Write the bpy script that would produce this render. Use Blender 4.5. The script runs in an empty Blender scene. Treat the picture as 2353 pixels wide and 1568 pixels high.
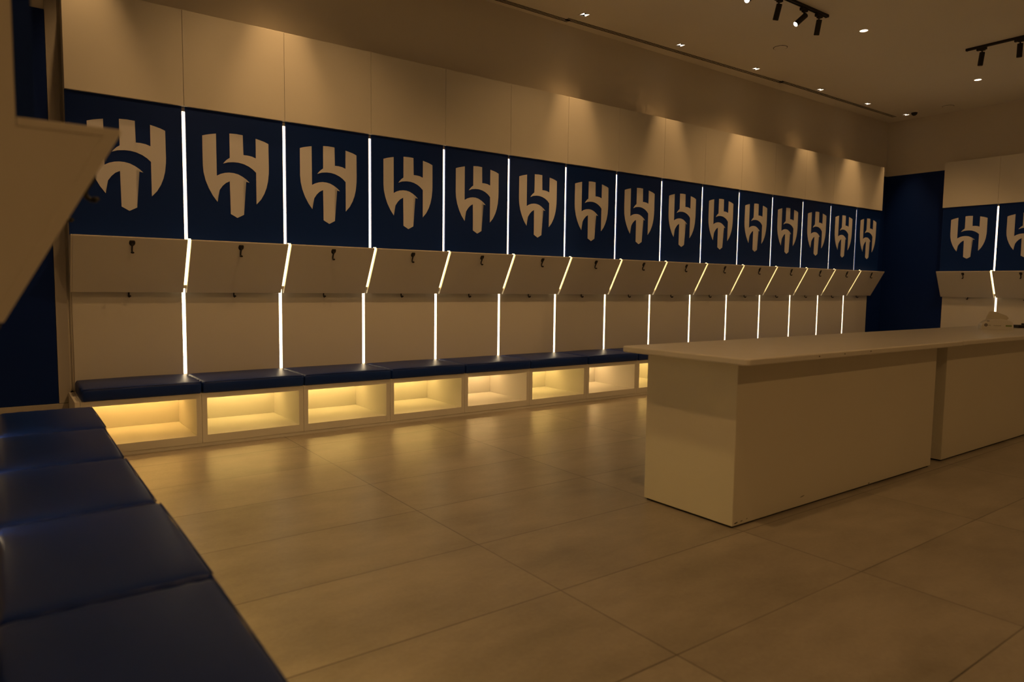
import bpy, bmesh, math, random
from mathutils import Vector, Matrix

# ------------------------------------------------------------------ camera, world, exposure
SC = bpy.context.scene
COL = SC.collection
WIDTH, HEIGHT = 2353.0, 1568.0
F_PX = 1599.415

def camera_rows(pitch, yaw, roll):
    cy, sy, cp, sp = math.cos(yaw), math.sin(yaw), math.cos(pitch), math.sin(pitch)
    fwd = Vector((sy * cp, cy * cp, sp)); right = Vector((cy, -sy, 0)); up = right.cross(fwd)
    c, s = math.cos(roll), math.sin(roll)
    return c * right + s * up, -s * right + c * up, fwd

CAM_POS = Vector((-0.3920, -5.7400, 1.1955))
r_, u_, f_ = camera_rows(math.radians(-4.53286), math.radians(36.23741), math.radians(0.75063))
cam_data = bpy.data.cameras.new('camera')
cam_data.sensor_width = 36.0
cam_data.lens = 36.0 * F_PX / WIDTH
cam_data.clip_start = 0.02
cam_data.clip_end = 60
cam_data.dof.use_dof = True
cam_data.dof.focus_distance = 6.5
cam_data.dof.aperture_fstop = 2.2
cam = bpy.data.objects.new('camera', cam_data)
COL.objects.link(cam)
m = Matrix((r_, u_, -f_)).transposed().to_4x4()
m.translation = CAM_POS
cam.matrix_world = m
SC.camera = cam

world = bpy.data.worlds.new('night')
SC.world = world
world.use_nodes = True
world.node_tree.nodes['Background'].inputs[0].default_value = (1.0, 0.6, 0.28, 1)
world.node_tree.nodes['Background'].inputs[1].default_value = 0.0

SC.view_settings.view_transform = 'Standard'
SC.view_settings.look = 'None'
SC.view_settings.exposure = 0.0
SC.view_settings.gamma = 1.0
SC.view_settings.use_curve_mapping = False
SC.cycles.use_denoising = True
SC.cycles.max_bounces = 6
SC.cycles.diffuse_bounces = 4
SC.cycles.glossy_bounces = 2
SC.cycles.use_adaptive_sampling = True
SC.cycles.adaptive_threshold = 0.12
SC.cycles.adaptive_min_samples = 16
SC.cycles.sample_clamp_indirect = 4.0
SC.cycles.caustics_reflective = False
SC.cycles.caustics_refractive = False

WARM = (1.0, 0.555, 0.205)          # colour of the ceiling lamps
P_DOWN = 68.0                      # ring of downlights nearest the walls
P_MID = 36.0                       # downlights over the middle of the room
P_WASH = 74.0                       # small wall washers
P_TRACK = 70.0

random.seed(4)

# ------------------------------------------------------------------ materials
def new_mat(name):
    mt = bpy.data.materials.new(name)
    mt.use_nodes = True
    return mt, mt.node_tree.nodes, mt.node_tree.links, mt.node_tree.nodes['Principled BSDF']

def paint(name, col, rough=0.5, spec=0.5, vary=0.04, scale=6.0, bump=0.0, bump_scale=200.0, sheen=0.0):
    mt, N, L, b = new_mat(name)
    tc = N.new('ShaderNodeTexCoord')
    nz = N.new('ShaderNodeTexNoise'); nz.inputs['Scale'].default_value = scale; nz.inputs['Detail'].default_value = 4
    L.new(tc.outputs['Object'], nz.inputs['Vector'])
    mx = N.new('ShaderNodeMix'); mx.data_type = 'RGBA'
    mx.inputs[6].default_value = (*[c * (1 - vary) for c in col], 1)
    mx.inputs[7].default_value = (*[min(1, c * (1 + vary)) for c in col], 1)
    L.new(nz.outputs['Fac'], mx.inputs[0])
    L.new(mx.outputs[2], b.inputs['Base Color'])
    b.inputs['Roughness'].default_value = rough
    b.inputs['Specular IOR Level'].default_value = spec
    if bump:
        n2 = N.new('ShaderNodeTexNoise'); n2.inputs['Scale'].default_value = bump_scale; n2.inputs['Detail'].default_value = 3
        L.new(tc.outputs['Object'], n2.inputs['Vector'])
        bp = N.new('ShaderNodeBump'); bp.inputs['Strength'].default_value = bump; bp.inputs['Distance'].default_value = 0.002
        L.new(n2.outputs['Fac'], bp.inputs['Height'])
        L.new(bp.outputs['Normal'], b.inputs['Normal'])
    return mt

def glow(name, col, strength):
    mt, N, L, b = new_mat(name)
    b.inputs['Base Color'].default_value = (0.8, 0.8, 0.78, 1)
    b.inputs['Emission Color'].default_value = (*col, 1)
    b.inputs['Emission Strength'].default_value = strength
    return mt

M = {}
M['laminate'] = paint('white_laminate', (0.74, 0.72, 0.68), 0.42, 0.35, 0.015, 3.0)
M['gable'] = paint('white_side_board', (0.70, 0.67, 0.61), 0.5, 0.3, 0.02, 3.0)
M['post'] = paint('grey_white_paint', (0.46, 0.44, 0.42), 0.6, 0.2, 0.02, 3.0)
M['plaster'] = paint('wall_plaster', (0.74, 0.70, 0.64), 0.9, 0.1, 0.02, 2.0, 0.05, 120)
M['ceiling'] = paint('ceiling_plaster', (0.88, 0.85, 0.78), 0.9, 0.1, 0.02, 1.5)
M['blue'] = paint('royal_blue_board', (0.004, 0.025, 0.160), 0.5, 0.15, 0.03, 4.0)
M['blue_wall'] = paint('royal_blue_wall_panel', (0.003, 0.019, 0.140), 0.5, 0.13, 0.03, 2.0)
M['emblem'] = paint('pale_grey_vinyl', (0.72, 0.72, 0.78), 0.45, 0.3, 0.01, 3.0)
M['leather'] = paint('navy_faux_leather', (0.006, 0.028, 0.180), 0.38, 0.20, 0.08, 9.0, 0.25, 260)
M['black'] = paint('black_powder_coat', (0.012, 0.011, 0.010), 0.5, 0.4, 0.05, 20)
M['dark_gap'] = paint('dark_slot', (0.01, 0.009, 0.008), 0.8, 0.1, 0.02, 5)
M['counter'] = paint('worn_white_worktop', (0.70, 0.68, 0.64), 0.33, 0.5, 0.05, 5.0)
M['base'] = paint('white_gloss_base', (0.72, 0.69, 0.60), 0.30, 0.4, 0.02, 2.0)
M['plastic'] = paint('thin_clear_wrap', (0.72, 0.70, 0.66), 0.18, 0.6, 0.03, 30, 0.5, 60)
M['tissue'] = paint('white_tissue', (0.62, 0.59, 0.50), 0.85, 0.1, 0.03, 30)
M['ink_blue'] = paint('navy_print', (0.05, 0.05, 0.10), 0.5, 0.3, 0.02, 10)
M['ink_green'] = paint('green_print', (0.22, 0.34, 0.05), 0.5, 0.3, 0.02, 10)
M['ink_grey'] = paint('grey_print', (0.32, 0.30, 0.26), 0.5, 0.3, 0.02, 10)
M['smoked'] = paint('smoked_dome', (0.01, 0.01, 0.01), 0.12, 0.5, 0.02, 10)
M['tube'] = glow('light_tube', (1.0, 0.77, 0.46), 5.0)
M['tube_warm'] = glow('light_tube_in_flap', (1.0, 0.70, 0.30), 4.6)
M['socket'] = paint('tube_end_cap', (0.60, 0.52, 0.40), 0.5, 0.3, 0.02, 10)
M['bar_amber'] = glow('cubby_light_amber', (1.0, 0.55, 0.13), 42.0)
M['bar_yellow'] = glow('cubby_light_yellow', (1.0, 0.63, 0.175), 42.0)
M['bar_cream'] = glow('cubby_light_cream', (1.0, 0.62, 0.24), 42.0)
M['bar_near'] = glow('cubby_light_near', (1.0, 0.63, 0.19), 74.0)
M['lens'] = glow('lit_lens', (1.0, 0.86, 0.68), 14.0)
M['lens_soft'] = glow('lit_diffuser', (1.0, 0.82, 0.60), 3.2)

def floor_material():
    mt, N, L, b = new_mat('concrete_look_tiles')
    tc = N.new('ShaderNodeTexCoord')
    sep = N.new('ShaderNodeSeparateXYZ'); L.new(tc.outputs['Object'], sep.inputs[0])
    def math_(op, a, bb=None, c=None):
        n = N.new('ShaderNodeMath'); n.operation = op
        for i, v in enumerate((a, bb, c)):
            if v is None: continue
            if isinstance(v, (int, float)): n.inputs[i].default_value = v
            else: L.new(v, n.inputs[i])
        return n.outputs[0]
    def axis(out, origin, size, half):
        t = math_('DIVIDE', math_('SUBTRACT', out, origin), size)
        fr = math_('FRACT', t)
        d = math_('MULTIPLY', math_('MINIMUM', fr, math_('SUBTRACT', 1.0, fr)), size)
        return math_('LESS_THAN', d, half), math_('FLOOR', t)
    jx, ix = axis(sep.outputs[0], 1.345, 1.178, 0.0026)
    jy, iy = axis(sep.outputs[1], -0.775, 0.588, 0.0026)
    joint = math_('MAXIMUM', jx, jy)
    # tone per tile
    cell = N.new('ShaderNodeCombineXYZ'); L.new(ix, cell.inputs[0]); L.new(iy, cell.inputs[1])
    wn = N.new('ShaderNodeTexWhiteNoise'); wn.noise_dimensions = '3D'; L.new(cell.outputs[0], wn.inputs['Vector'])
    off = N.new('ShaderNodeVectorMath'); off.operation = 'MULTIPLY_ADD'
    L.new(wn.outputs['Color'], off.inputs[0]); off.inputs[1].default_value = (7, 7, 7); L.new(tc.outputs['Object'], off.inputs[2])
    # cloudy cement and streaks
    mp = N.new('ShaderNodeMapping'); mp.inputs['Scale'].default_value = (1.0, 1.9, 1); L.new(off.outputs[0], mp.inputs[0])
    n1 = N.new('ShaderNodeTexNoise'); n1.inputs['Scale'].default_value = 1.5; n1.inputs['Detail'].default_value = 8; n1.inputs['Roughness'].default_value = 0.62
    L.new(mp.outputs[0], n1.inputs['Vector'])
    mp2 = N.new('ShaderNodeMapping'); mp2.inputs['Scale'].default_value = (2.4, 6.5, 1); mp2.inputs['Rotation'].default_value = (0, 0, 0.5); L.new(off.outputs[0], mp2.inputs[0])
    n2 = N.new('ShaderNodeTexNoise'); n2.inputs['Scale'].default_value = 1.6; n2.inputs['Detail'].default_value = 6
    L.new(mp2.outputs[0], n2.inputs['Vector'])
    n3 = N.new('ShaderNodeTexNoise'); n3.inputs['Scale'].default_value = 55; n3.inputs['Detail'].default_value = 3
    L.new(tc.outputs['Object'], n3.inputs['Vector'])
    v = math_('ADD', math_('MULTIPLY', n1.outputs['Fac'], 0.74), math_('ADD', math_('MULTIPLY', n2.outputs['Fac'], 0.20), math_('MULTIPLY', n3.outputs['Fac'], 0.16)))
    v = math_('ADD', v, math_('MULTIPLY', math_('SUBTRACT', wn.outputs['Value'], 0.5), 0.06))
    cr = N.new('ShaderNodeValToRGB')
    cr.color_ramp.elements[0].position = 0.28; cr.color_ramp.elements[0].color = (0.215, 0.190, 0.155, 1)
    cr.color_ramp.elements[1].position = 0.74; cr.color_ramp.elements[1].color = (0.430, 0.388, 0.325, 1)
    L.new(v, cr.inputs[0])
    # dark specks
    vo = N.new('ShaderNodeTexVoronoi'); vo.inputs['Scale'].default_value = 1.9; L.new(tc.outputs['Object'], vo.inputs['Vector'])
    speck = math_('LESS_THAN', vo.outputs['Distance'], 0.010)
    jn = N.new('ShaderNodeTexNoise'); jn.inputs['Scale'].default_value = 1.1; L.new(tc.outputs['Object'], jn.inputs['Vector'])
    jamt = math_('MULTIPLY', joint, math_('MULTIPLY_ADD', jn.outputs['Fac'], 1.3, 0.05))
    dark = math_('MINIMUM', math_('MAXIMUM', jamt, math_('MULTIPLY', speck, 0.6)), 1.0)
    mx = N.new('ShaderNodeMix'); mx.data_type = 'RGBA'; mx.inputs[7].default_value = (0.035, 0.03, 0.025, 1)
    L.new(dark, mx.inputs[0]); L.new(cr.outputs[0], mx.inputs[6])
    L.new(mx.outputs[2], b.inputs['Base Color'])
    rg = math_('MULTIPLY_ADD', n1.outputs['Fac'], 0.14, 0.27)
    L.new(rg, b.inputs['Roughness'])
    b.inputs['Specular IOR Level'].default_value = 0.45
    bp = N.new('ShaderNodeBump'); bp.inputs['Strength'].default_value = 0.05; bp.inputs['Distance'].default_value = 0.002
    L.new(math_('SUBTRACT', n3.outputs['Fac'], math_('MULTIPLY', joint, 2.0)), bp.inputs['Height'])
    L.new(bp.outputs['Normal'], b.inputs['Normal'])
    return mt
M['floor'] = floor_material()

# ------------------------------------------------------------------ mesh helpers
def bx(bm, x0, x1, y0, y1, z0, z1):
    v = [bm.verts.new((x, y, z)) for x in (x0, x1) for y in (y0, y1) for z in (z0, z1)]
    for f in ((0, 1, 3, 2), (4, 6, 7, 5), (0, 4, 5, 1), (2, 3, 7, 6), (0, 2, 6, 4), (1, 5, 7, 3)):
        bm.faces.new([v[i] for i in f])

def prism_x(bm, prof, x0, x1):
    """profile of (y, z) points swept along x"""
    a = [bm.verts.new((x0, y, z)) for y, z in prof]
    b = [bm.verts.new((x1, y, z)) for y, z in prof]
    bm.faces.new(a); bm.faces.new(b[::-1])
    n = len(prof)
    for i in range(n):
        bm.faces.new((a[i], b[i], b[(i + 1) % n], a[(i + 1) % n]))

def cyl(bm, p0, p1, r0, r1=None, n=20):
    p0, p1 = Vector(p0), Vector(p1); r1 = r0 if r1 is None else r1
    d = (p1 - p0).normalized(); a = d.orthogonal().normalized(); b = d.cross(a)
    A = [bm.verts.new(p0 + (a * math.cos(t) + b * math.sin(t)) * r0) for t in [2 * math.pi * i / n for i in range(n)]]
    B = [bm.verts.new(p1 + (a * math.cos(t) + b * math.sin(t)) * r1) for t in [2 * math.pi * i / n for i in range(n)]]
    bm.faces.new(A[::-1]); bm.faces.new(B)
    for i in range(n):
        bm.faces.new((A[i], A[(i + 1) % n], B[(i + 1) % n], B[i]))

def ring(bm, c, r_in, r_out, z0, z1, n=28):
    cx, cy = c; L = []
    for r, z in ((r_in, z0), (r_out, z0), (r_out, z1), (r_in, z1)):
        L.append([bm.verts.new((cx + r * math.cos(2 * math.pi * i / n), cy + r * math.sin(2 * math.pi * i / n), z)) for i in range(n)])
    for k in range(4):
        A, B = L[k], L[(k + 1) % 4]
        for i in range(n):
            bm.faces.new((A[i], A[(i + 1) % n], B[(i + 1) % n], B[i]))

def tube(bm, pts, rad, n=10):
    pts = [Vector(p) for p in pts]; rings = []
    for i, p in enumerate(pts):
        d = (pts[min(i + 1, len(pts) - 1)] - pts[max(i - 1, 0)]).normalized()
        a = Vector((1, 0, 0)); a = (a - d * a.dot(d)).normalized(); b = d.cross(a)
        r = rad[i] if isinstance(rad, (list, tuple)) else rad
        rings.append([bm.verts.new(p + (a * math.cos(t) + b * math.sin(t)) * r) for t in [2 * math.pi * k / n for k in range(n)]])
    for A, B in zip(rings, rings[1:]):
        for k in range(n):
            bm.faces.new((A[k], A[(k + 1) % n], B[(k + 1) % n], B[k]))
    bm.faces.new(rings[0][::-1]); bm.faces.new(rings[-1])

def obj(name, bm, mat, parent=None, bevel=0.0, smooth=False, segs=2):
    bmesh.ops.recalc_face_normals(bm, faces=bm.faces)
    me = bpy.data.meshes.new(name)
    bm.to_mesh(me); bm.free()
    me.materials.append(M[mat])
    o = bpy.data.objects.new(name, me)
    COL.objects.link(o)
    if parent is not None: o.parent = parent
    if smooth:
        for p in me.polygons: p.use_smooth = True
    if bevel:
        md = o.modifiers.new('edge', 'BEVEL'); md.width = bevel; md.segments = segs; md.limit_method = 'ANGLE'
    return o

def tag(o, label, cat, group=None):
    o['label'] = label; o['category'] = cat
    if group: o['group'] = group
    return o

def thing(name, label, cat, loc=(0, 0, 0), rot=0.0, group=None):
    o = bpy.data.objects.new(name, None)
    COL.objects.link(o)
    o.empty_display_size = 0.1
    o.location = loc; o.rotation_euler = (0, 0, rot)
    return tag(o, label, cat, group)

def struct(name, bm, mat, parent=None, bevel=0.0):
    o = obj(name, bm, mat, parent, bevel)
    if parent is None: o['kind'] = 'structure'
    return o

def copy_tree(o, parent=None):
    c = o.copy(); COL.objects.link(c)
    if parent is not None: c.parent = parent
    for ch in list(o.children): copy_tree(ch, c)
    return c

class Kind:
    """first call places the original, later calls place a copy of it and of its parts"""
    def __init__(self, root): self.root = root; self.used = False
    def place(self, loc, rot, label, group):
        o = copy_tree(self.root) if self.used else self.root
        self.used = True
        o.location = loc; o.rotation_euler = (0, 0, rot)
        o['label'] = label; o['group'] = group
        return o

ORD = ['first', 'second', 'third', 'fourth', 'fifth', 'sixth', 'seventh', 'eighth', 'ninth', 'tenth',
       'eleventh', 'twelfth', 'thirteenth', 'fourteenth', 'fifteenth']
def nth(k, n):
    """k-th of n counted from the nearer end of the row"""
    return ORD[k]

# ------------------------------------------------------------------ room shell
ZC = 4.0
XL, XR, YB, YN = -0.66, 11.715, 0.175, -9.6
def slab(name, mat, *a):
    bm = bmesh.new(); bx(bm, *a); return struct(name, bm, mat)
slab('floor', 'floor', XL - .2, XR + .2, YN - .2, YB + .3, -0.12, 0.0)
slab('ceiling', 'ceiling', XL - .2, XR + .2, YN - .2, YB + .3, ZC, ZC + 0.15)
slab('wall_back', 'plaster', XL - .2, XR + .2, YB + .115, YB + .3, 0.0, ZC)
slab('trim_6', 'plaster', XL, XR, YB, YB + .114, 0.394, ZC)
slab('wall_left', 'plaster', XL - .2, XL, YN, YB, 0.0, ZC)
slab('wall_right', 'plaster', XR, XR + .2, YN, YB, 0.0, ZC)
slab('wall_near', 'plaster', XL - .2, XR + .2, YN - .2, YN, 0.0, ZC)
# blue boards that fill the corners, white rails over them, tall skirting
slab('trim_1', 'blue_wall', XL, -0.089, YB - .022, YB, 0.315, 3.045)
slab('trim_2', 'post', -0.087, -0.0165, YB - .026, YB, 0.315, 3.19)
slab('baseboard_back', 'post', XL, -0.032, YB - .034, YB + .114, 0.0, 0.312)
slab('trim_3', 'blue_wall', 11.27, XR - .012, YB - .022, YB, 0.10, 3.105)
slab('trim_4', 'blue_wall', XR - .012, XR, -1.0, YB, 0.10, 3.105)
slab('trim_5', 'plaster', XR - .016, XR, -1.0, YB - .022, 3.107, 3.165)
slab('baseboard_right', 'gable', XR - .02, XR, -0.84, YB - .022, 0.0, 0.098)

# ------------------------------------------------------------------ locker bay (one module)
W = 0.75
G = 0.0125                     # half the groove that holds a light tube
Z_TOP, Z_BLUE, Z_SHELF, Z_LOW, Z_SEAT = 3.188, 2.4955, 1.508, 1.111, 0.472
Y_SH, Y_SL, Y_LOW = -0.115, 0.096, 0.148

def arc_pts():
    left = [(-.2475, 2.302), (-.215, 2.313), (-.18, 2.322), (-.1485, 2.329), (-.148, 2.0115), (-.1191, 2.0282), (-.0871, 2.0392),
            (-.0549, 2.0442), (-.0227, 2.0437), (.0097, 2.0371), (.0421, 2.0226), (.072, 2.0032), (.0968, 1.9812), (.0498, 1.9909),
            (.0498, 1.727), (0, 1.6995), (-.0498, 1.727), (-.0502, 1.980), (-.0832, 1.9614), (-.1076, 1.937), (-.1293, 1.9048),
            (-.1422, 1.8679), (-.1468, 1.8401), (-.1462, 1.8126), (-.1801, 1.8591), (-.2078, 1.9113), (-.2299, 1.969),
            (-.2431, 2.0272), (-.2475, 2.0807)]
    right = [(-.0498, 2.343), (0, 2.3455), (.0498, 2.343), (.0500, 2.1908), (.0834, 2.1905), (.1165, 2.1865), (.1478, 2.1752), (.1482, 2.329),
             (.18, 2.322), (.215, 2.313), (.2475, 2.300), (.2482, 2.1073), (.2472, 2.0673), (.2403, 2.0039), (.2281, 1.9514), (.2103, 1.9042), (.1841, 1.8564),
             (.1483, 1.8155), (.1481, 2.0638), (.1232, 2.087), (.093, 2.1062), (.0547, 2.121), (.0167, 2.1278), (-.0212, 2.1279),
             (-.0642, 2.122), (-.1005, 2.1078), (-.0881, 2.1242), (-.0718, 2.1414), (-.0502, 2.1577)]
    return left, right

def emblem_mesh():
    bm = bmesh.new()
    for prof in arc_pts():
        a = [bm.verts.new((W / 2 + x, -0.0025, z)) for x, z in prof]
        b = [bm.verts.new((W / 2 + x, 0.0005, z)) for x, z in prof]
        fa = bm.faces.new(a); bm.faces.new(b[::-1])
        n = len(prof)
        for i in range(n):
            bm.faces.new((a[i], b[i], b[(i + 1) % n], a[(i + 1) % n]))
        bmesh.ops.triangulate(bm, faces=[fa])
    return bm

SL = Vector((0, Y_SL - Y_SH, Z_LOW - Z_SHELF)).normalized()      # down the sloping flap
SN = Vector((0, -SL.z * -1, 0))
SN = Vector((0, SL.z, -SL.y)).normalized()                        # out of it, towards the room
if SN.y > 0: SN = -SN

def hook_parts(parent, base, down, out):
    """black coat hook: shield plate and a curled arm"""
    base = Vector(base)
    X = Vector((1, 0, 0))
    bm = bmesh.new()
    prof = [(-.013, .020), (.013, .020), (.017, .013), (.0185, .002), (.017, -.009), (.011, -.018), (.004, -.022), (-.004, -.022), (-.011, -.018), (-.017, -.009), (-.0185, .002), (-.017, .013)]
    lay = []
    for h, s in ((0.0, 1.0), (.005, 1.0), (.009, .72)):
        lay.append([bm.verts.new(base + X * (x * s * 1.1) - down * (z * s * 1.05) + out * h) for x, z in prof])
    bm.faces.new(lay[0]); bm.faces.new(lay[-1][::-1])
    for A, B in zip(lay, lay[1:]):
        for i in range(len(prof)):
            bm.faces.new((A[i], A[(i + 1) % len(prof)], B[(i + 1) % len(prof)], B[i]))
    plate = obj('coat_hook', bm, 'black', parent)
    bm = bmesh.new()
    path = [(.000, .006), (.014, .013), (.030, .012), (.044, .011), (.055, .014), (.062, .022), (.063, .032), (.058, .040), (.050, .044)]
    pts = [base + down * d + out * o for d, o in path]
    tube(bm, pts, [.0065, .006, .0055, .0055, .0058, .006, .0062, .0062, .005], 10)
    # flattened tip
    c = base + down * .058 + out * .039
    for k in range(1):
        S = bmesh.ops.create_uvsphere(bm, u_segments=12, v_segments=8, radius=1.0)
        for v in S['verts']:
            p = v.co.copy()
            v.co = c + X * (p.x * .0125) + down * (p.y * .0075) + out * (p.z * .0075)
    obj('hook_arm', bm, 'black', plate, smooth=True)

def flap_profile(y_end):
    ins = -SN * .024
    return [(Y_SH, Z_SHELF - .0085), (Y_SH, Z_SHELF), (y_end, Z_SHELF), (y_end, Z_SHELF - .017), (Y_SH + ins.y + .012, Z_SHELF - .017), (Y_SL + ins.y + .002, Z_LOW), (Y_SL, Z_LOW)]

def build_bay(deeper=0.0):
    root = thing('locker_bay', '', 'locker')
    x0, x1 = G, W - G
    bm = bmesh.new(); bx(bm, .0012, W - .0012, -.024 + deeper, .030 + deeper, Z_BLUE, Z_TOP)
    obj('upper_panel', bm, 'laminate', root, .0015)
    bm = bmesh.new(); bx(bm, x0, x1, deeper, .028 + deeper, 1.46, Z_BLUE)
    eb = obj('emblem_board', bm, 'blue', root, .001)
    obj('emblem', emblem_mesh(), 'emblem', eb).location.y = deeper
    # sloping flap: a slab with a flat ledge behind its top edge
    t = 0.024
    A = Vector((0, Y_SH, Z_SHELF)); B = Vector((0, Y_SL, Z_LOW))
    ins = -SN * t
    bm = bmesh.new()
    prism_x(bm, flap_profile(deeper - .0008), x0, x1)
    obj('shelf_flap', bm, 'laminate', root, .001)
    bm = bmesh.new()
    bx(bm, G, W - G, .040 + deeper, .145 + deeper * .5, 1.47, Z_TOP - .004)
    obj('back_frame', bm, 'gable', root)
    hook_parts(root, Vector((.3725, 0, 0)) + A * 1.0 + SL * .047, SL, SN)
    hook_parts(root, Vector((.372, Y_LOW - .0005, 1.141)), Vector((0, 0, -1)), Vector((0, -1, 0)))
    return root
BAY = Kind(build_bay())
DEEP = 0.032
BAY_L = Kind(build_bay(DEEP))

def build_back_panel():
    root = thing('backrest_panel', '', 'panel')
    bm = bmesh.new(); bx(bm, G, W - G, Y_LOW, Y_LOW + .014, .394, 1.465)
    obj('board', bm, 'laminate', root, .001)
    bm = bmesh.new(); bx(bm, 0, W, Y_LOW + .0145, Y_LOW + .025, .394, 1.465)
    obj('backing', bm, 'gable', root)
    return root
BACK = Kind(build_back_panel())

def build_strip(deeper=0.0):
    root = thing('light_strip', '', 'light')
    bm = bmesh.new(); bx(bm, -.0118, .0118, .011 + deeper, .022 + deeper, 1.512, 2.462)
    u = obj('upper_tube', bm, 'tube', root, .003)
    bm = bmesh.new(); bx(bm, -.0118, .0118, .012 + deeper, .022 + deeper, 2.463, 2.490)
    obj('end_cap', bm, 'socket', u)
    bm = bmesh.new(); bx(bm, -.0120, .0120, .0225 + deeper, .0255 + deeper, 1.512, 2.490)
    obj('channel', bm, 'gable', u)
    bm = bmesh.new()
    A = Vector((0, Y_SH, Z_SHELF)) - SN * .021 - Vector((0, 0, .006)); B = Vector((0, Y_SL, Z_LOW)) - SN * .021 - SL * .055
    e = -SN * .007
    prism_x(bm, [(A.y, A.z), (A.y + e.y, A.z + e.z), (B.y + e.y, B.z + e.z), (B.y, B.z)], -.0118, .0118)
    s = obj('shelf_tube', bm, 'tube_warm', root)
    bm = bmesh.new(); C = B + SL * .030
    prism_x(bm, [(B.y, B.z), (B.y + e.y, B.z + e.z), (C.y + e.y, C.z + e.z), (C.y, C.z)], -.0118, .0118)
    obj('end_cap', bm, 'socket', s)
    bm = bmesh.new(); e1, e2 = -SN * .0075, -SN * .0105
    prism_x(bm, [(A.y + e1.y, A.z + e1.z), (A.y + e2.y, A.z + e2.z), (C.y + e2.y, C.z + e2.z), (C.y + e1.y, C.z + e1.z)], -.0120, .0120)
    obj('channel', bm, 'gable', s)
    bm = bmesh.new(); bx(bm, -.0118, .0118, Y_LOW + .004, Y_LOW + .013, .474, 1.165)
    obj('lower_tube', bm, 'tube', root, .003)
    return root
STRIP = Kind(build_strip())
STRIP_L = Kind(build_strip(DEEP))

def end_panel(bay, far=False, deeper=0.0):
    """white gable that closes the open end of a row, with the flap's own board edge; parts of the end bay"""
    def X(v): return W - v if far else v
    ins = -SN * .0235
    f = .031 + deeper
    prof = [(Y_LOW - .0005, Z_LOW + .001), (Y_SL + ins.y + .002, Z_LOW + .001), (Y_SH + ins.y + .012, Z_SHELF - .0175), (f, Z_SHELF - .0175), (f, Z_TOP - .004), (Y_LOW + .0255, Z_TOP - .004), (Y_LOW + .0255, 1.467), (Y_LOW - .0005, 1.467)]
    bm = bmesh.new(); prism_x(bm, prof, X(.003), X(G - .0005))
    o = obj('side_panel', bm, 'gable', bay)
    bm = bmesh.new(); prism_x(bm, flap_profile(f - .0008), X(0.0), X(G - .0005))
    obj('flap_edge', bm, 'gable', o, .0015)
    bm = bmesh.new(); bx(bm, min(X(.002), X(G - .0002)), max(X(.002), X(G - .0002)), deeper, .0305 + deeper, Z_SHELF + .0005, Z_BLUE)
    obj('board_edge', bm, 'blue', o)

# ------------------------------------------------------------------ benches and cushions
def build_bench(w, y_back, y_face, bar):
    root = thing('bench_unit', '', 'bench')
    zt, zb = 0.390, 0.026
    yb = y_back
    t = 0.036
    bm = bmesh.new()
    bx(bm, .001, t, y_face, yb, zb, zt)                       # sides
    obj('side_panel', bm, 'laminate', root)
    bm = bmesh.new()
    bx(bm, w - t, w - .001, y_face, yb, zb, zt)
    obj('side_panel', bm, 'laminate', root)
    bm = bmesh.new(); bx(bm, t, w - t, y_face, yb, .353, zt); obj('top_board', bm, 'laminate', root)
    bm = bmesh.new(); bx(bm, t, w - t, y_face + .001, yb, zb, .082); obj('bottom_board', bm, 'laminate', root)
    bm = bmesh.new(); bx(bm, t, w - t, yb - .016, yb - .004, .0826, .3525); obj('back_board', bm, 'laminate', root)
    bm = bmesh.new(); bx(bm, .0, w, y_face + .004, y_face + .02, 0.0, zb - .001); obj('plinth', bm, 'laminate', root)
    bm = bmesh.new(); bx(bm, t + .01, w - t - .01, yb - .120, yb - .106, .346, .3528); obj('light_bar', bm, bar, root)
    return root
BENCH_Y0, BENCH_F = 0.262, -0.389
BENCHES = {b: Kind(build_bench(W, BENCH_Y0, BENCH_F, b)) for b in ('bar_amber', 'bar_yellow', 'bar_cream')}

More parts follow.
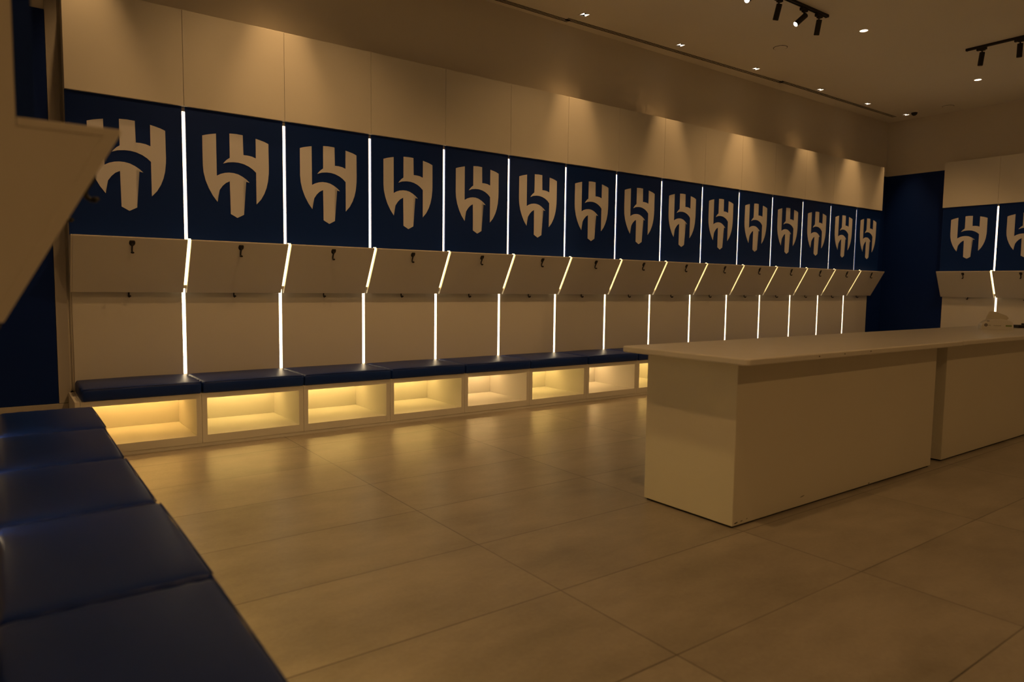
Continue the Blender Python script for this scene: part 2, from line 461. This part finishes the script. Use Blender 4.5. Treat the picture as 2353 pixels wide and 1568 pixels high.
def cushion_mesh(w, d, h, seed, nx=26, ny=18):
    rnd = random.Random(seed)
    r = 0.016
    def coords(half, n):
        inner = half - r
        return [-half, -half + r * .12, -half + r * .45, -inner] + [-inner + 2 * inner * i / n for i in range(1, n)] + [inner, half - r * .45, half - r * .12, half]
    xs, ys, zs = coords(w / 2, nx), coords(d / 2, ny), coords(h / 2, 2)
    bm = bmesh.new(); cache = {}
    ph = [rnd.uniform(0, 6.28) for _ in range(6)]
    def V(x, y, z):
        k = (round(x, 6), round(y, 6), round(z, 6))
        if k in cache: return cache[k]
        hx, hy, hz = w / 2 - r, d / 2 - r, h / 2 - r
        q = Vector((max(-hx, min(hx, x)), max(-hy, min(hy, y)), max(-hz, min(hz, z))))
        dv = Vector((x, y, z)) - q
        p = q + (dv.normalized() * r if dv.length > 1e-9 else Vector())
        fx, fy = abs(x) / (w / 2), abs(y) / (d / 2)
        if z > 0:
            p.z += .007 * (1 - fx ** 4) * (1 - fy ** 4) - .004 * fx ** 10
            p.z += .0016 * math.sin(9 * x + ph[0]) * math.sin(11 * y + ph[1])
        # gathered short ends
        if fx > .93:
            g = (fx - .93) / .07
            p.x += (1 if x > 0 else -1) * g * (.0022 * math.sin(70 * y + ph[2]) + .0016 * math.sin(131 * y + ph[3]) - .002)
            p.z += g * (.0018 * math.sin(95 * y + ph[4]))
        if fy > .9:
            g = (fy - .9) / .1
            p.y += (1 if y > 0 else -1) * g * (.0016 * math.sin(17 * x + ph[5]) - .001 + .003 * (1 - (2 * z / h) ** 2))
        v = bm.verts.new((p.x, p.y, p.z + h / 2)); cache[k] = v
        return v
    def grid(A, B, f):
        for a0, a1 in zip(A, A[1:]):
            for b0, b1 in zip(B, B[1:]):
                try: bm.faces.new((f(a0, b0), f(a1, b0), f(a1, b1), f(a0, b1)))
                except ValueError: pass
    for s in (-1, 1):
        grid(xs, ys, lambda a, b: V(a, b, s * h / 2))
        grid(xs, zs, lambda a, b: V(a, s * d / 2, b))
        grid(ys, zs, lambda a, b: V(s * w / 2, a, b))
    return bm
def build_cushion(w, d, seed):
    o = obj('seat_cushion', cushion_mesh(w, d, .086, seed), 'leather', smooth=True)
    bm = bmesh.new()
    # piping along the upper front seam
    n = 24
    for s in (-1,):
        pts = [(-w / 2 + .012 + (w - .024) * i / n, s * (d / 2 - .0035), .0815 + .002 * math.sin(math.pi * i / n)) for i in range(n + 1)]
        ring_pts = [Vector(p) for p in pts]
        rings = []
        for p in ring_pts:
            rings.append([bm.verts.new(p + Vector((0, math.cos(a) * .0022, math.sin(a) * .0022))) for a in [2 * math.pi * k / 8 for k in range(8)]])
        for A, B in zip(rings, rings[1:]):
            for k in range(8): bm.faces.new((A[k], A[(k + 1) % 8], B[(k + 1) % 8], B[k]))
        bm.faces.new(rings[0][::-1]); bm.faces.new(rings[-1])
    obj('piping', bm, 'leather', o, smooth=True)
    return tag(o, '', 'cushion')

BENCH_R = Kind(build_bench(W, .174, BENCH_F, 'bar_yellow'))
# long back row: 15 modules, x = 0 .. 11.25
N_MAIN = 15
bars = ['bar_amber', 'bar_yellow', 'bar_yellow', 'bar_yellow', 'bar_cream', 'bar_yellow', 'bar_cream', 'bar_yellow']
CUSH = [Kind(build_cushion(W - .004, .545, s)) for s in (1, 2, 3)]
main_bays = []
for k in range(N_MAIN):
    b = BAY.place((k * W, 0, 0), 0, 'white and blue locker bay, %s along the long row from the bench corner' % nth(k, N_MAIN), 'locker bays of the long row')
    main_bays.append(b)
    BACK.place((k * W, 0, 0), 0, 'white backrest panel under the flaps, %s along the long row from bench corner' % nth(k, N_MAIN), 'backrest panels of the long row')
    BENCHES[bars[k % 8]].place((k * W, 0, 0), 0, 'white bench box with glowing cubby, %s along the long row from bench corner' % nth(k, N_MAIN), 'bench boxes of the long row')
    c = CUSH[k % 3].place((k * W + W / 2 + .006, -.404 + .545 / 2, .3905), 0, 'navy padded seat cushion, %s along the long row from bench corner' % nth(k, N_MAIN), 'seat cushions of the long row')
    c.rotation_euler = (0, 0, random.uniform(-.006, .006))
for k in range(1, N_MAIN):
    STRIP.place((k * W, 0, 0), 0, 'glowing light strip between locker bays, %s along the long row from bench corner' % nth(k - 1, 14), 'light strips of the long row')
bm = bmesh.new(); prism_x(bm, [(BENCH_F, 0.0), (YB - .036, 0.0), (YB - .036, .390), (BENCH_F, .390)], -.030, -.001)
tag(obj('bench_end_panel', bm, 'laminate'), 'short white panel closing the bench under the first long-row cushion', 'panel')

# right-hand row, facing the long room: modules step towards the camera
RX, RY = 11.52, -0.826
right_bays = []
for k in range(4):
    b = BAY.place((RX, RY - k * W, 0), -math.pi / 2, 'white and blue locker bay on the far side wall, %s from the blue corner' % ORD[k], 'locker bays of the far side wall')
    right_bays.append(b)
    BACK.place((RX, RY - k * W, 0), -math.pi / 2, 'white backrest panel on the far side wall, %s from the blue corner' % ORD[k], 'backrest panels of the far side wall')
    BENCH_R.place((RX, RY - k * W, 0), -math.pi / 2, 'white bench box with glowing cubby on far side wall, %s from the blue corner' % ORD[k], 'bench boxes of the far side wall')
    CUSH[k % 3].place((RX - .404 + .545 / 2, RY - k * W - W / 2, .3905), -math.pi / 2, 'navy seat cushion on far side wall, %s from the blue corner' % ORD[k], 'seat cushions of the far side wall')
    if k:
        STRIP.place((RX, RY - k * W, 0), -math.pi / 2, 'glowing light strip on the far side wall, %s from the blue corner' % ORD[k - 1], 'light strips of the far side wall')

# left-hand row seen end-on, close to the camera
LX, LY = -0.295, -4.068
left_bays = []
for k in range(4):
    b = BAY_L.place((LX, LY + k * W, 0), math.pi / 2, 'white locker bay with sloping flap on the near side wall, %s from its open end' % ORD[k], 'locker bays of the near side wall')
    left_bays.append(b)
    BACK.place((LX, LY + k * W, 0), math.pi / 2, 'white backrest panel on the near side wall, %s from its open end' % ORD[k], 'backrest panels of the near side wall')
    if k:
        STRIP_L.place((LX, LY + k * W, 0), math.pi / 2, 'glowing light strip on the near side wall, %s from its open end' % ORD[k - 1], 'light strips of the near side wall')
# the open ends of the three rows
for b, far, dp in ((main_bays[0], False, 0), (main_bays[-1], True, 0), (right_bays[0], False, 0), (left_bays[0], False, DEEP)):
    end_panel(b, far, dp)
WL = 0.711
BENCH_L = Kind(build_bench(WL, 0.455 - .005, .014, 'bar_near'))
CUSHL = [Kind(build_cushion(WL - .007, .433, s)) for s in (11, 12)]
NAMES_L = ['farthest', 'second farthest', 'middle', 'second nearest', 'nearest']
for k in range(5):
    y = -1.120 - WL * (k + 1)
    BENCH_L.place((0, y, 0), math.pi / 2, 'white bench box along the near side wall, %s of five from the camera' % NAMES_L[k], 'bench boxes of the near side wall')
    c = CUSHL[k % 2].place((-.2165, y + WL / 2, .3905), math.pi / 2, 'large navy bench cushion in the near foreground row, %s of five' % NAMES_L[k], 'seat cushions of the near side wall')
    c.rotation_euler = (0, 0, math.pi / 2 + (.0, -.004, .003, .006, -.004)[k])
    c.location.x += (.004, -.006, -.003, .008, .004)[k]

# ------------------------------------------------------------------ islands
def rounded_rect(x0, x1, y0, y1, r, n=6):
    P = []
    for cx, cy, a0 in ((x1 - r, y1 - r, 0), (x0 + r, y1 - r, 90), (x0 + r, y0 + r, 180), (x1 - r, y0 + r, 270)):
        for i in range(n + 1):
            a = math.radians(a0 + 90 * i / n); P.append((cx + r * math.cos(a), cy + r * math.sin(a)))
    return P
def prism_z(bm, P, z0, z1):
    a = [bm.verts.new((x, y, z0)) for x, y in P]; b = [bm.verts.new((x, y, z1)) for x, y in P]
    bm.faces.new(a[::-1]); bm.faces.new(b); n = len(P)
    for i in range(n): bm.faces.new((a[i], a[(i + 1) % n], b[(i + 1) % n], b[i]))

ZT = 0.868
def island(bx0, bx1, by0, by1, tx0, tx1, ty0, ty1, label, rot=0.0):
    root = thing('island_counter', label, 'counter', (bx0, by0, 0), rot, 'white island counters')
    w, d = bx1 - bx0, by1 - by0
    bm = bmesh.new(); bx(bm, 0, w, 0, d, .010, ZT - .034)
    base = obj('base', bm, 'base', root, .003)
    bm = bmesh.new(); bx(bm, .012, w - .012, .012, d - .012, 0, .010)
    obj('plinth', bm, 'dark_gap', base)
    bm = bmesh.new(); prism_z(bm, rounded_rect(tx0 - bx0, tx1 - bx0, ty0 - by0, ty1 - by0, .030), ZT - .034, ZT)
    obj('worktop', bm, 'counter', root, .008, segs=3)
    return root
isl = island(2.507, 4.690, -3.662, -3.070, 2.405, 4.790, -3.785, -2.960, 'long white island counter with chipped worktop, nearer of the two')
island(4.908, 7.20, -3.640, -3.060, 4.792, 7.32, -3.775, -2.950, 'white island counter carrying the tissue pack, farther of the two')
# chips in the worktop edge
wt = [c for c in isl.children if c.name.startswith('worktop')][0]
rnd = random.Random(8)
for (x, z, sx, sz) in ((3.02, .851, .005, .004), (3.27, .853, .006, .003), (3.55, .855, .005, .003)):
    bm = bmesh.new()
    S = bmesh.ops.create_uvsphere(bm, u_segments=10, v_segments=6, radius=1)
    for v in S['verts']:
        v.co = Vector((x - 2.507 + v.co.x * sx, -3.785 + 3.662 + v.co.y * .0012, z + v.co.z * sz))
    obj('edge_chip', bm, 'dark_gap', wt)

bs = [c for c in isl.children if c.name.startswith('base')][0]
for (x, z, sx, sz) in ((.03, .024, .016, .003), (.075, .026, .010, .002), (.12, .030, .006, .002), (.62, .060, .022, .002), (1.35, .018, .008, .003)):
    bm = bmesh.new()
    S = bmesh.ops.create_uvsphere(bm, u_segments=10, v_segments=6, radius=1)
    for v in S['verts']:
        v.co = Vector((x + v.co.x * sx, v.co.y * .0006, z + v.co.z * sz + .15 * v.co.x * sx))
    obj('scuff_mark', bm, 'dark_gap', bs)

# ------------------------------------------------------------------ things on the far island
TP = Vector((6.635, -3.325, ZT))
ang = math.radians(-52)
t = thing('tissue_pack', 'torn plastic pack of white tissues standing on the farther island', 'tissue pack', TP, ang)
t.scale = (.78, .78, .78)
prof = [(-.155, 0), (.155, 0), (.160, .030), (.157, .062), (.146, .085), (.118, .101), (.080, .113), (.030, .124), (-.020, .123), (-.070, .112), (-.115, .098), (-.146, .072), (-.158, .045)]
bm = bmesh.new()
lay = []
for y, s, dz in ((-.052, .97, -.004), (-.046, 1.0, 0), (.046, 1.0, .002), (.052, .97, -.003)):
    lay.append([bm.verts.new((x * s, y, max(0, z * s + (dz if z > .03 else 0) + .002 * math.sin(40 * x + 60 * y) * (z > .05)))) for x, z in prof])
bm.faces.new(lay[0]); bm.faces.new(lay[-1][::-1])
for A, B in zip(lay, lay[1:]):
    for i in range(len(prof)): bm.faces.new((A[i], A[(i + 1) % len(prof)], B[(i + 1) % len(prof)], B[i]))
wrap = obj('wrapper', bm, 'plastic', t, .003, smooth=False)
bm = bmesh.new()
fl = [(-.098, .095), (-.078, .140), (-.040, .203), (.010, .200), (.060, .180), (.118, .157), (.138, .130), (.110, .098)]
a = [bm.verts.new((x, .030 + .03 * (z - .095) / .1, z)) for x, z in fl]
b = [bm.verts.new((x * .97, .040 + .05 * (z - .095) / .1, z - .003)) for x, z in fl]
bm.faces.new(a); bm.faces.new(b[::-1])
for i in range(len(fl)): bm.faces.new((a[i], b[i], b[(i + 1) % len(fl)], a[(i + 1) % len(fl)]))
obj('tissue', bm, 'tissue', t)
# print on the wrapper: round badge, grey line of lettering, green label
bm = bmesh.new(); cyl(bm, (-.112, -.0528, .052), (-.112, -.0515, .052), .017, n=22); bd = obj('badge', bm, 'ink_blue', wrap)
bm = bmesh.new(); ring_r = .011; cyl(bm, (-.112, -.0534, .052), (-.112, -.0527, .052), .011, n=20); obj('badge_centre', bm, 'ink_grey', bd)
bm = bmesh.new(); bx(bm, -.119, -.105, -.0540, -.0533, .0505, .0535); obj('badge_bar', bm, 'ink_blue', bd)
bm = bmesh.new()
x = -.088
for wd in (.007, .004, .006): bx(bm, x, x + wd, -.0528, -.0515, .047, .055); x += wd + .002
x = -.038
for i in range(13):
    wd = rnd.uniform(.003, .006); bx(bm, x, x + wd, -.0528, -.0515, .043, .043 + rnd.uniform(.006, .009)); x += wd + .0018
obj('lettering', bm, 'ink_grey', wrap)
bm = bmesh.new(); bx(bm, .080, .138, -.0528, -.0515, .038, .056); gl = obj('green_label', bm, 'ink_green', wrap)
bm = bmesh.new()
x = .086
for i in range(8):
    wd = .0042; bx(bm, x, x + wd, -.0534, -.0527, .043, .051); x += .006
obj('lettering', bm, 'ink_grey', gl)
bm = bmesh.new(); bx(bm, -.104, -.080, -.0528, -.030, .094, .100); obj('badge', bm, 'ink_blue', wrap)

t = thing('flat_case', 'thin black case lying on the farther island behind the tissue pack', 'case', (7.20, -3.28, ZT), math.radians(-36))
bm = bmesh.new(); bx(bm, 0, .36, -.06, .06, 0, .026); obj('body', bm, 'black', t, .005)
bm = bmesh.new(); bx(bm, .085, .26, -.03, .03, .026, .042); obj('handle', bm, 'black', t, .005)

# ------------------------------------------------------------------ ceiling fixtures
def spot(name, loc, direction, power, size, blend, parent=None, radius=.03, color=WARM):
    ld = bpy.data.lights.new(name, 'SPOT')
    ld.energy = power; ld.color = color; ld.spot_size = math.radians(size); ld.spot_blend = blend; ld.shadow_soft_size = radius
    o = bpy.data.objects.new(name, ld); COL.objects.link(o)
    o.rotation_euler = Vector(direction).to_track_quat('-Z', 'Y').to_euler()
    o.location = loc
    if parent is not None: o.parent = parent
    return o

def downlight(x, y, power, label, group, aim=(0, 0, -1), size=150, blend=.6):
    root = thing('downlight', label, 'ceiling light', (x, y, ZC), 0, group)
    bm = bmesh.new(); ring(bm, (0, 0), .0405, .054, -.004, .0); obj('trim_ring', bm, 'ceiling', root)
    bm = bmesh.new(); cyl(bm, (0, 0, -.0035), (0, 0, -.0005), .040, n=28); obj('diffuser', bm, 'lens_soft', root)
    spot('lamp', (0, 0, -.02), aim, power, size, blend, root, .045)
    return root
ringx = (1.44, 4.34, 7.237, 10.144)
downlight(ringx[2], -1.693, P_DOWN, 'round lit ceiling downlight beyond the end of the lamp track', 'round downlights', (0, .5, -1), 100, .8)
downlight(ringx[3], -1.723, P_DOWN * .9, 'round lit ceiling downlight nearest the far corner', 'round downlights', (.08, .38, -1), 100, .8)
for x in ringx[:2]:
    downlight(x, -1.70, P_DOWN, 'round lit ceiling downlight above the picture along the long row', 'downlights above the picture', (0, .5, -1), 100, .8)
for x in (1.44, 4.34, 7.24, 10.14):
    downlight(x if x > 2 else 1.32, -4.10 if x > 2 else -3.85, P_MID * {1.44: 2.3, 4.34: .3, 7.24: .5, 10.14: .9}[x] * (4.5 if 7 < x < 8 else 1), 'round lit ceiling downlight above the picture over the islands', 'downlights above the picture', *(((.95, .48, -.66), 56, .9) if 7 < x < 8 else ()))
    downlight(x, -7.2, P_MID * (1.7 if x < 2 else .9), 'round lit ceiling downlight behind the camera', 'downlights behind the camera')

wash = [(0.09, -.19), (1.46, -.19), (4.568, -.165), (6.046, -.175), (7.473, -.190), (8.979, -.190), (10.219, -.222), (11.34, -.270)]
vis = ['', '', 'nearest', 'second nearest', 'third nearest', 'third farthest', 'second farthest', 'farthest']
for i, (x, y) in enumerate(wash):
    lab = 'small square ceiling spotlight along the air slot, %s of the visible six' % vis[i] if vis[i] else 'small square ceiling spotlight above the picture along the air slot'
    root = thing('wall_washer', lab, 'ceiling light', (x, y, ZC), 0, 'square spotlights along the air slot' if vis[i] else 'square spotlights above the picture')
    s, q = .050, .038
    bm = bmesh.new()
    bx(bm, -s, s, -s, -q, -.005, 0); bx(bm, -s, s, q, s, -.005, 0); bx(bm, -s, -q, -q, q, -.005, 0); bx(bm, q, s, -q, q, -.005, 0)
    obj('trim_frame', bm, 'ceiling', root)
    bm = bmesh.new(); bx(bm, -q, q, -q, q, -.0012, -.0002); obj('baffle', bm, 'dark_gap', root)
    bm = bmesh.new()
    for sg in (-1, 1):
        P = [(sg * .036, -.030), (sg * .036, .030), (sg * .008, .010), (sg * .008, -.010)]
        if sg < 0: P = P[::-1]
        prism_z(bm, P, -.003, -.0013)
    obj('reflector', bm, 'lens_soft', root)
    spot('lamp', (0, 0, -.015), (0, .0, -1), P_WASH, 46, .85, root, .02)

def slot(x0, y0, x1, y1, label, extra=False):
    d = Vector((x1 - x0, y1 - y0, 0)); ln = d.length
    root = thing('slot_diffuser', label, 'air slot', (x0, y0, ZC), math.atan2(d.y, d.x), 'ceiling air slots')
    bm = bmesh.new()
    for yy in (-.0415, -.0175, .0065, .0305): bx(bm, 0, ln, yy, yy + .0100, -.0020, 0)
    obj('frame', bm, 'ceiling', root)
    bm = bmesh.new()
    for yy in (-.0315, -.0075, .0165): bx(bm, 0, ln, yy, yy + .0140, -.0026, -.0003)
    obj('slots', bm, 'dark_gap', root)
slot(-.3, .085, 4.56, .076, 'black slotted air diffuser in the ceiling, nearest length above the long row')
slot(4.50, .040, 8.28, -.048, 'black slotted air diffuser in the ceiling, middle length above the long row')
slot(8.20, -.072, 11.36, -.085, 'black slotted air diffuser in the ceiling, farthest length above the long row')

# lamp tracks
def track(p0, p1, label):
    p0, p1 = Vector(p0), Vector(p1); d = p1 - p0
    root = thing('lamp_track', label, 'light track', (p0.x, p0.y, ZC), math.atan2(d.y, d.x), 'black lamp tracks')
    ln = d.length
    bm = bmesh.new(); bx(bm, 0, ln, -.0175, -.006, -.024, 0); bx(bm, 0, ln, .006, .0175, -.024, 0); bx(bm, 0, ln, -.006, .006, -.010, 0)
    obj('rail', bm, 'black', root)
    for s in (0, 1):
        bm = bmesh.new(); bx(bm, -.012 if s == 0 else ln, 0 if s == 0 else ln + .012, -.0185, .0185, -.026, 0)
        obj('end_cap', bm, 'black', root, .002)
    return root
def head(x, y, rot, d, label, lit=False, L=.145, R=.027):
    root = thing('track_spotlight', label, 'spotlight', (x, y, ZC), rot, 'black track spotlights')
    bm = bmesh.new(); bx(bm, -.055, .045, -.017, .017, -.052, -.0245); bx(bm, -.02, .03, -.0175, .0175, -.060, -.052)
    obj('adapter', bm, 'black', root, .003)
    bm = bmesh.new(); cyl(bm, (0, 0, -.060), (0, 0, -.100), .007, n=14); obj('stem', bm, 'black', root, smooth=False)
    d = Matrix.Rotation(-rot, 3, 'Z') @ Vector(d).normalized()
    p = Vector((0, 0, -.105)) - d * .028
    bm = bmesh.new(); cyl(bm, p, p + d * L, R, n=28)
    h = obj('lamp_head', bm, 'black', root, .004)
    bm = bmesh.new(); cyl(bm, p + d * (L - .001), p + d * (L + .0015), R * .86, n=28)
    obj('lens', bm, 'lens' if lit else 'smoked', h)
    if lit: spot('lamp', p + d * (L + .02), d, P_TRACK, 40, .5, root, .02)
    return root
TY = -1.655
track((3.6, TY - .01, 0), (6.52, TY - .025, 0), 'black lamp track cut by the top edge of the picture')
head(5.30, TY, 0, (-.72, -.10, -.50), 'lit black spotlight at the picture top edge, only its lens showing', True)
head(5.72, TY, 0, (.10, .33, -.94), 'black tube spotlight farthest from the track end, tilted slightly', False)
head(6.13, TY - .012, 0, (-.62, .30, -.62), 'lit black spotlight second from the track end, turned aside', True)
head(6.39, TY - .018, 0, (.12, .24, -.95), 'unlit black tube spotlight hanging last on the cut-off track', False)
TX = 8.735
track((TX, -2.13, 0), (TX, -4.9, 0), 'black lamp track running toward the islands beneath the far ceiling')
head(TX, -2.285, -math.pi / 2, (.05, .12, -.98), 'black tube spotlight nearest the free end of the far track', False)
head(TX, -2.655, -math.pi / 2, (.12, .05, -.98), 'black tube spotlight second along the far track, at the picture edge', False)

# small things on the ceiling
t = thing('dome_camera', 'small black dome security camera beside the farthest ceiling spotlight', 'security camera', (11.20, -.46, ZC))
bm = bmesh.new(); cyl(bm, (0, 0, 0), (0, 0, -.030), .060, .056, n=28); obj('mount', bm, 'ceiling', t)
bm = bmesh.new()
S = bmesh.ops.create_uvsphere(bm, u_segments=24, v_segments=12, radius=.046)
for v in S['verts']: v.co = Vector((v.co.x, v.co.y, min(0.0, v.co.z)))
bmesh.ops.translate(bm, verts=bm.verts, vec=(0, 0, -.030)); bmesh.ops.remove_doubles(bm, verts=bm.verts, dist=1e-5)
obj('dome', bm, 'smoked', t, smooth=True)
for (x, y, lab) in ((7.02, -.83, 'flush round ceiling plate between the air slot and the lamp track'), (11.30, -.90, 'flush round ceiling plate near the far corner')):
    t = thing('ceiling_plate', lab, 'ceiling plate', (x, y, ZC), 0, 'round ceiling plates')
    bm = bmesh.new(); cyl(bm, (0, 0, 0), (0, 0, -.005), .075, .073, n=40); obj('disc', bm, 'ceiling', t)
    bm = bmesh.new(); ring(bm, (0, 0), .0735, .079, -.003, 0, 40); obj('painted_shadow_line', bm, 'dark_gap', t)  # dark ring paints in the thin shadow line round the disc
